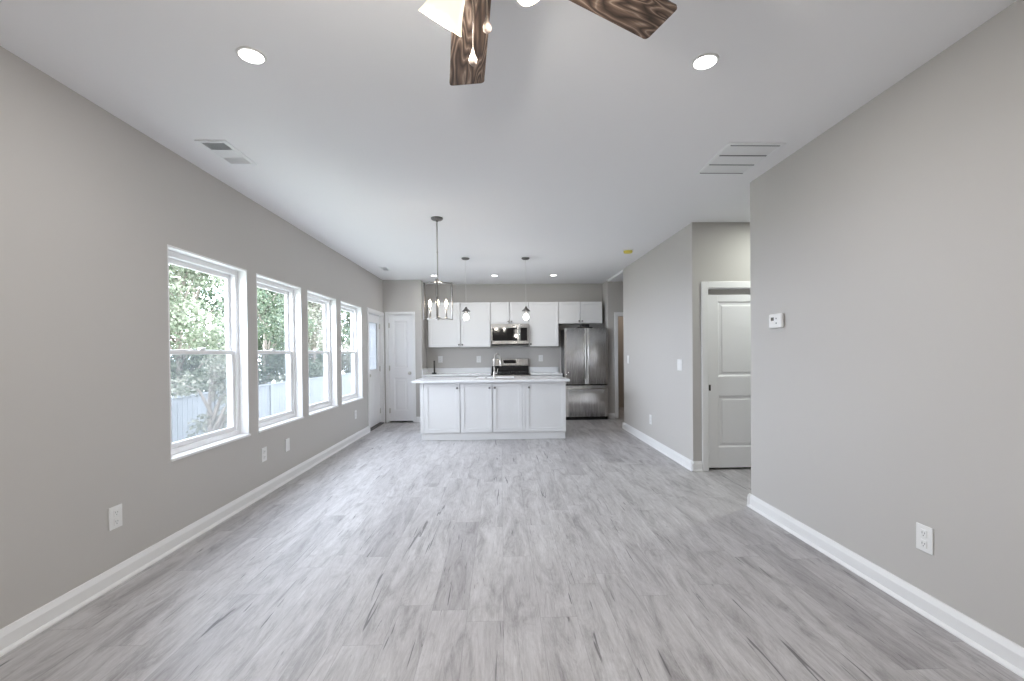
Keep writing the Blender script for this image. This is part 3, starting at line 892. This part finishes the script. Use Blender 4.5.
# ------------------------------------------------------------------ ceiling things
# supply register on the left
def register(x0, x1, y0, y1, label, nbank=3):
    e = tag(empty('ceiling_vent', ((x0 + x1) / 2, (y0 + y1) / 2, H)), label, 'ceiling vent')
    w, d = x1 - x0, y1 - y0
    b = 0.032
    mb = MB()
    for r in ((-w / 2, -w / 2 + b, -d / 2, d / 2), (w / 2 - b, w / 2, -d / 2, d / 2), (-w / 2 + b, w / 2 - b, -d / 2, -d / 2 + b), (-w / 2 + b, w / 2 - b, d / 2 - b, d / 2)):
        mb.box(r[0], r[1], r[2], r[3], -0.008, 0.0, 0.003, 1)
    mb.build('frame', 'grille', e)
    MB().box(-w / 2 + b, w / 2 - b, -d / 2 + b, d / 2 - b, -0.0035, -0.001).build('duct_opening', 'duct', e)
    L = (d - 2 * b) / nbank
    for k in range(nbank):
        mb = MB(); n = max(3, int(L / 0.014))
        for j in range(n):
            yc = -d / 2 + b + k * L + (j + 0.5) * L / n
            lean, dz = (-0.0065, -0.0085) if k == 0 else ((0.0125, -0.006) if k < nbank - 1 else (0.004, -0.0085))
            mb.prism([(-0.0008, 0), (0.0008, 0), (lean + 0.0008, dz), (lean - 0.0008, dz)], (-w / 2 + b, yc, -0.0035), (w / 2 - b, yc, -0.0035), (0, 1, 0), (0, 0, 1))
        if k: mb.box(-w / 2 + b, w / 2 - b, -d / 2 + b + k * L - 0.004, -d / 2 + b + k * L + 0.004, -0.008, -0.003)
        mb.build('louvre_bank', 'grille', e)
    return e
register(-1.995, -1.790, 3.055, 3.440, 'white supply vent in the ceiling beside the left wall, above the first window')
register(-1.985, -1.835, 7.47, 7.77, 'small white ceiling vent near the exterior door', 1)
# return grille on the right
e = tag(empty('return_grille', (1.757, 3.315, H)), 'large white return air grille in the ceiling near the right wall', 'ceiling vent')
w, d, b = 0.395, 0.54, 0.026
mb = MB()
for r in ((-w / 2, -w / 2 + b, -d / 2, d / 2), (w / 2 - b, w / 2, -d / 2, d / 2), (-w / 2 + b, w / 2 - b, -d / 2, -d / 2 + b), (-w / 2 + b, w / 2 - b, d / 2 - b, d / 2)):
    mb.box(r[0], r[1], r[2], r[3], -0.010, 0.0, 0.003, 1)
mb.build('frame', 'grille', e)
MB().box(-w / 2 + b, w / 2 - b, -d / 2 + b, d / 2 - b, -0.003, -0.001).build('filter', 'filter', e)
mb = MB(); n = 30
for j in range(n):
    yc = -d / 2 + b + (j + 0.5) * (d - 2 * b) / n
    mb.prism([(-0.0008, 0), (0.0008, 0), (0.0148, -0.0062), (0.0132, -0.0062)], (-w / 2 + b, yc, -0.003), (w / 2 - b, yc, -0.003), (0, 1, 0), (0, 0, 1))
mb.build('louvres', 'grille', e)
for j in range(4):
    yc = -d / 2 + b + 0.004 + j * (d - 2 * b - 0.008) / 3
    MB().box(-w / 2 + b, w / 2 - b, yc - 0.006, yc + 0.006, -0.011, -0.002, 0.001, 1).build('cross_bar', 'duct', e)

# recessed downlights
def downlight(x, y, label, watts, col=(1.0, 0.985, 0.975)):
    e = tag(empty('recessed_light', (x, y, H)), label, 'ceiling light', None)
    MB().lathe([(0.050, -0.002), (0.053, -0.006), (0.062, -0.004), (0.064, 0.0), (0.050, 0.0)], 40, cap=False).build('trim_ring', 'plastic', e)
    MB().lathe([(0, -0.0095), (0.036, -0.009), (0.052, -0.0065), (0.052, -0.001), (0, -0.001)], 40).build('lens', 'lens', e)
    lamp('downlight_lamp', 'AREA', (0, 0, -0.014), watts, col, 0.11, parent=e)
DW = 5.6
downlight(-1.162, 2.196, 'round recessed ceiling light at the front left, near the first window', DW)
downlight(1.009, 2.200, 'round recessed ceiling light at the front right, before the return grille', DW * 0.8)
downlight(-1.202, 8.315, 'leftmost of the three small recessed lights over the back of the kitchen', DW * 0.52)
downlight(-0.105, 8.330, 'middle one of the three recessed lights over the back of the kitchen', DW * 0.52)
downlight(0.974, 8.315, 'recessed kitchen light nearest the refrigerator', DW * 0.52)
downlight(-1.16, -0.4, 'added recessed ceiling light, unseen behind the camera on the window side', DW)  # unseen lamp, added to brighten the near end of the room
downlight(1.01, -0.4, 'added recessed ceiling light, unseen behind the camera on the solid wall side', DW)  # its pair, likewise added out of view for fill
downlight(3.05, 4.30, 'recessed ceiling light inside the recess, above the sliding door', DW * 2.0, (0.95, 1.0, 0.93))

e = tag(empty('recessed_light', (3.0, 10.0, H)), 'added ceiling light, unseen in the room beyond the hallway doorway', 'ceiling light')  # unseen lamp, added so the doorway does not render black
MB().lathe([(0, -0.0045), (0.051, -0.0045), (0.051, -0.001), (0, -0.001)], 40).build('lens', 'lens', e)
lamp('downlight_lamp', 'AREA', (0, 0, -0.012), 4.0, (1.0, 0.9, 0.8), 0.11, parent=e)

# smoke detector under its yellow cover
sd = tag(empty('smoke_detector', (1.78, 6.286, H)), 'smoke detector under a yellow dust cover on the ceiling', 'smoke detector')
MB().lathe([(0, 0), (0.072, 0), (0.072, -0.010), (0.064, -0.014), (0, -0.014)], 32).build('base', 'plastic', sd)
MB().lathe([(0.060, -0.012), (0.062, -0.026), (0.055, -0.043), (0.030, -0.047), (0, -0.047)], 32).build('dust_cover', 'yellow', sd)

# chandelier in the dining zone
CX, CY = -0.655, 4.785
ch = tag(empty('chandelier', (CX, CY, H)), 'brushed nickel cage chandelier with three candle bulbs hanging from the ceiling', 'chandelier')
MB().lathe([(0, 0), (0.062, 0), (0.062, -0.012), (0.050, -0.022), (0.012, -0.026), (0.012, -0.04), (0, -0.04)], 32).build('canopy', 'dark_nickel', ch)
MB().cyl((0, 0, -0.03), (0, 0, -0.675), 0.0065).cyl((0, 0, -0.35), (0, 0, -0.365), 0.009).build('downrod', 'nickel', ch)
ZT, ZB, RC = -0.672, -1.052, 0.168
MB().lathe([(0, 0), (0.016, 0), (0.055, 0.010), (0.058, 0.015), (0.014, 0.022), (0.010, 0.05), (0, 0.05)], 28, Matrix.Translation((0, 0, ZT - 0.01))).build('top_disc', 'nickel', ch)
MB().cyl((0, 0, ZT), (0, 0, ZB + 0.015), 0.006).lathe([(0, -0.020), (0.006, -0.016), (0.010, -0.006), (0.024, 0.004), (0.028, 0.016), (0.014, 0.026), (0, 0.03)], 24, Matrix.Translation((0, 0, ZB))).build('centre_stem', 'nickel', ch)
for a in (-85, 35, 155):
    r = math.radians(a); ca, sa = math.cos(r), math.sin(r)
    rot = Matrix.Rotation(r, 4, 'Z')
    b = bmesh.new()
    mb = MB()
    mb.box(RC - 0.004, RC + 0.004, -0.011, 0.011, ZB - 0.006, ZT + 0.012, 0.0015, 1)
    mb.box(0.02, RC, -0.005, 0.005, ZT - 0.002, ZT + 0.008, 0.001, 1)
    mb.bm.transform(rot)
    mb.build('cage_bar', 'dark_nickel', ch)
    mb = MB()
    mb.tube([(0.0, 0, ZB + 0.010), (0.05, 0, ZB - 0.002), (0.10, 0, ZB + 0.004), (RC, 0, ZB + 0.0)], 0.005, 10)
    mb.lathe([(0, 0), (0.018, 0), (0.021, 0.008), (0.010, 0.012), (0, 0.012)], 20, Matrix.Translation((0.098, 0, ZB + 0.004)))
    mb.bm.transform(rot)
    arm = mb.build('arm', 'nickel', ch)
    px, py = 0.098 * ca, 0.098 * sa
    MB().cyl((px, py, ZB + 0.014), (px, py, ZB + 0.135), 0.0095).build('candle_sleeve', 'nickel', arm)
    MB().lathe([(0, 0), (0.009, 0.0), (0.0165, 0.022), (0.016, 0.036), (0.008, 0.060), (0, 0.076)], 20, Matrix.Translation((px, py, ZB + 0.135))).build('bulb', 'bulb', arm)
    lamp('candle_lamp', 'POINT', (px, py, ZB + 0.172), 1.5, (1, 0.88, 0.74), 0.03, parent=ch)

# pendants over the island
def pendant(x, y, label):
    e = tag(empty('pendant_light', (x, y, H)), label, 'pendant light', 'pendants over the island')
    MB().lathe([(0, 0), (0.060, 0), (0.060, -0.010), (0.045, -0.024), (0.010, -0.030), (0, -0.030)], 32).build('canopy', 'dark_nickel', e)
    MB().cyl((0, 0, -0.028), (0, 0, -0.735), 0.0022, n=8).build('cord', 'plastic', e)
    MB().lathe([(0, -0.725), (0.014, -0.727), (0.018, -0.745), (0.030, -0.758), (0.064, -0.790), (0.064, -0.796), (0.026, -0.796), (0.020, -0.825), (0, -0.825)], 28).build('socket_cap', 'dark_nickel', e)
    MB().lathe([(0, -0.826), (0.017, -0.832), (0.034, -0.852), (0.043, -0.880), (0.038, -0.906), (0.022, -0.920), (0, -0.926)], 28).build('bulb', 'bulbw', e)
    lamp('pendant_lamp', 'POINT', (0, 0, -1.0), 3.4, (1, 0.95, 0.88), 0.045, parent=e)
pendant(-0.514, 6.80, 'left bare bulb pendant light above the island')
pendant(0.380, 6.80, 'right bare bulb pendant light above the island, in front of the microwave')

# ceiling fan
FXC, FYC, FZ = -0.052, 1.158, 2.40
fan = tag(empty('ceiling_fan', (FXC, FYC, H)), 'ceiling fan with dark weathered wood blades and lit frosted glass shades', 'ceiling fan')
zb = FZ - H
MB().lathe([(0, 0), (0.075, 0), (0.075, -0.02), (0.055, -0.055), (0.018, -0.062), (0, -0.062)], 36).build('canopy', 'nickel', fan)
MB().cyl((0, 0, -0.05), (0, 0, -0.20), 0.014).build('downrod', 'nickel', fan)
MB().lathe([(0, -0.19), (0.03, -0.19), (0.05, -0.205), (0.110, -0.225), (0.128, -0.25), (0.128, -0.305), (0.115, -0.325), (0.075, -0.335), (0, -0.335)], 44).build('motor_housing', 'nickel', fan)
for k in range(5):
    a = math.radians((96.3, 28.8, -44, -116, 170)[k])
    mb = MB()                                          # bracket
    mb.box(0.085, 0.20, -0.016, 0.016, 0.004, 0.012, 0.002, 1).box(0.17, 0.25, -0.045, 0.045, 0.0045, 0.0085, 0.002, 1)
    for yy in (-0.03, 0.0, 0.03): mb.lathe([(0, 0), (0.006, 0), (0.005, -0.003), (0, -0.0035)], 10, Matrix.Translation((0.23, yy, 0.0045)))
    br = mb.build('blade_bracket', 'nickel', fan, loc=(0, 0, zb), rot=(math.radians(-9), 0, a))
    b = bmesh.new()
    pts = []
    L0, L1, w0, w1, rr = 0.17, 0.672, 0.058, 0.069, 0.014
    for cx_, cy_, a0 in ((L1 - rr, w1 - rr, 0), (L0 + rr, w0 - rr, 90), (L0 + rr, -w0 + rr, 180), (L1 - rr, -w1 + rr, 270)):
        for j in range(5):
            t_ = math.radians(a0 + j * 22.5)
            pts.append((cx_ + rr * math.cos(t_), cy_ + rr * math.sin(t_)))
    mb = MB(); mb.prism(pts, (0, 0, -0.003), (0, 0, 0.003), (1, 0, 0), (0, 1, 0))
    mb.build('blade', 'wood', br)
MB().lathe([(0, -0.33), (0.055, -0.33), (0.060, -0.345), (0.050, -0.385), (0.030, -0.40), (0.012, -0.41), (0, -0.412)], 32).build('light_kit', 'nickel', fan)
for a in (134, -19, 240):
    r = math.radians(a)
    base = Vector((0.060 * math.cos(r), 0.060 * math.sin(r), -0.401))
    dirv = Vector((math.cos(r) * math.sin(math.radians(42)), math.sin(r) * math.sin(math.radians(42)), -math.cos(math.radians(42))))
    q = Matrix.Translation(base) @ dirv.to_track_quat('Z', 'Y').to_matrix().to_4x4()
    mb = MB()
    mb.lathe([(0, -0.03), (0.012, -0.03), (0.014, 0.0), (0.024, 0.006), (0.026, 0.028), (0, 0.028)], 24, q)
    arm = mb.build('shade_holder', 'nickel', fan)
    mb = MB()
    mb.lathe([(0.024, 0.022), (0.032, 0.040), (0.040, 0.065), (0.047, 0.095), (0.056, 0.122), (0.064, 0.138), (0.061, 0.139), (0.053, 0.122), (0.044, 0.095), (0.037, 0.065), (0.029, 0.040), (0.021, 0.024)], 36, q, cap=False)
    mb.build('glass_shade', 'shade', arm)
    MB().lathe([(0, 0.028), (0.012, 0.03), (0.020, 0.055), (0.022, 0.075), (0.012, 0.094), (0, 0.098)], 20, q).build('bulb', 'bulb', arm)
    p = base + dirv * 0.165
    lamp('fan_lamp', 'POINT', p, 8.6, (1, 0.95, 0.88), 0.03, parent=fan)
def chain(x, y, z1):
    mb = MB().cyl((x, y, -0.39), (x, y, z1 + 0.03), 0.0016, n=8)
    c_ = mb.build('pull_chain', 'fob', fan)
    MB().lathe([(0, 0.034), (0.002, 0.033), (0.005, 0.018), (0.0115, 0.003), (0.0105, -0.006), (0.005, -0.012), (0, -0.013)], 20, Matrix.Translation((x, y, z1))).build('pull_fob', 'fob', c_)
chain(-0.014, 0.050, -0.642)
chain(0.024, 0.045, -0.560)

# ------------------------------------------------------------------ the yard outside
struct(MB().box(-40, XL - WT - 0.02, -25, 60, -1.35, -1.25).build('ground_exterior', 'soil'))
FXX, FT, FB = -6.3, 0.55, -1.25
fe = tag(empty('fence', (FXX, 0, FB)), 'pale board fence across the backyard, seen through the windows', 'fence')
h = FT - FB
n = 0
y = 3.0
while y < 33:
    mb = MB()
    for j in range(16):
        ya = y + 0.06 + j * 0.1455
        mb.box(-0.012, 0.012, ya, ya + 0.141, 0.05, h - 0.05, 0.003, 1)
    mb.box(-0.03, -0.012, y, y + 2.4, 0.25, 0.34); mb.box(-0.03, -0.012, y, y + 2.4, h - 0.4, h - 0.31)
    mb.build('board_panel', 'fence', fe)
    MB().box(-0.045, 0.045, y, y + 2.4, h - 0.05, h - 0.01, 0.005, 1).build('top_rail', 'fence', fe)
    MB().box(-0.05, 0.05, y - 0.05, y + 0.05, 0, h + 0.03, 0.006, 1).build('post', 'fence', fe)
    y += 2.4

def leaves(mb_, rng, centre, rad, count, size):
    b = mb_.bm
    cx, cy, cz = centre
    for _ in range(count):
        while True:
            p = Vector((rng.uniform(-1, 1), rng.uniform(-1, 1), rng.uniform(-1, 1)))
            if 0.25 < p.length < 1: break
        p = Vector((cx + p.x * rad[0], cy + p.y * rad[1], cz + p.z * rad[2]))
        d = Vector((rng.gauss(0, 1), rng.gauss(0, 1), rng.gauss(0, 0.7) - 0.3)).normalized()
        n_ = Vector((rng.gauss(0, 1), rng.gauss(0, 1), rng.gauss(0, 1) + 0.6))
        sd_ = d.cross(n_).normalized()
        nn = sd_.cross(d).normalized()
        L = size * rng.uniform(0.6, 1.3); w_ = L * 0.36
        v = [b.verts.new(q) for q in (p, p + d * L * 0.45 + sd_ * w_ + nn * w_ * 0.3, p + d * L, p + d * L * 0.45 - sd_ * w_ + nn * w_ * 0.3)]
        b.faces.new((v[0], v[1], v[2])); b.faces.new((v[0], v[2], v[3]))

def tree(loc, height, spread, leafm, label, seed, nclump=14, per=230, size=0.16, name='tree'):
    rng = random.Random(seed)
    e = tag(empty(name, loc), label, 'tree' if name == 'tree' else 'shrub')
    tr = MB()
    crown = []
    tr.tube([(0, 0, 0), (rng.uniform(-.1, .1), rng.uniform(-.1, .1), height * 0.3), (rng.uniform(-.2, .2), rng.uniform(-.2, .2), height * 0.62), (0, 0, height * 0.92)], 0.03 * height ** 0.5 + 0.03, 8, 0.02)
    for k in range(nclump):
        a = rng.uniform(0, 2 * PI); rr = spread * math.sqrt(rng.uniform(0.02, 1)); zz = height * (0.14 + 0.82 * (k + rng.random()) / nclump)
        rr *= 1.0 if zz < height * 0.7 else 0.65
        c = (rr * math.cos(a), rr * math.sin(a), zz)
        crown.append(c)
        z0 = max(0.1, zz - 0.5 * rr - 0.2)
        tr.tube([(0, 0, z0 * 0.9), (c[0] * 0.5, c[1] * 0.5, (z0 + zz) / 2 + 0.1), c], 0.035, 6, 0.008)
    tr.build('trunk', 'bark', e)
    cr = MB()
    for c in crown:
        s = spread * rng.uniform(0.36, 0.48)
        leaves(cr, rng, c, (s, s, s * 0.8), per, size)
    cr.build('crown', leafm, e)
    return e
G = -1.25
tree((-8.62, 12.5, G), 6.4, 1.46, 'leaf_a', 'light green tree behind the fence, filling the nearest window', 1, 34, 520, 0.10)
tree((-8.62, 17.0, G), 6.4, 1.46, 'leaf_b', 'deep green tree behind the fence, filling the second window', 3, 34, 480, 0.11)
tree((-8.62, 21.5, G), 6.6, 1.46, 'leaf_c', 'yellowish green tree behind the fence, filling the third window', 4, 32, 400, 0.125)
tree((-8.62, 26.0, G), 6.4, 1.46, 'leaf_b', 'deep green tree behind the fence, filling the window beside the exterior door', 5, 32, 380, 0.13)
tree((-14.0, 21.4, G), 8.6, 1.92, 'leaf_b', 'tall deep green tree far behind the fence, between the trees of the first two windows', 6, 36, 320, 0.18)
tree((-14.0, 27.3, G), 8.8, 1.92, 'leaf_a', 'tall light green tree far behind the fence, seen in the second window', 8, 36, 320, 0.19)
tree((-14.0, 33.2, G), 8.6, 1.92, 'leaf_c', 'tall yellowish tree farthest behind the fence, seen through the third window', 10, 36, 300, 0.2)
tree((-5.2, 8.35, G), 2.6, 0.62, 'leaf_c', 'pale sprawling shrub in front of the fence, low in the nearest window', 9, 18, 150, 0.07, name='shrub')
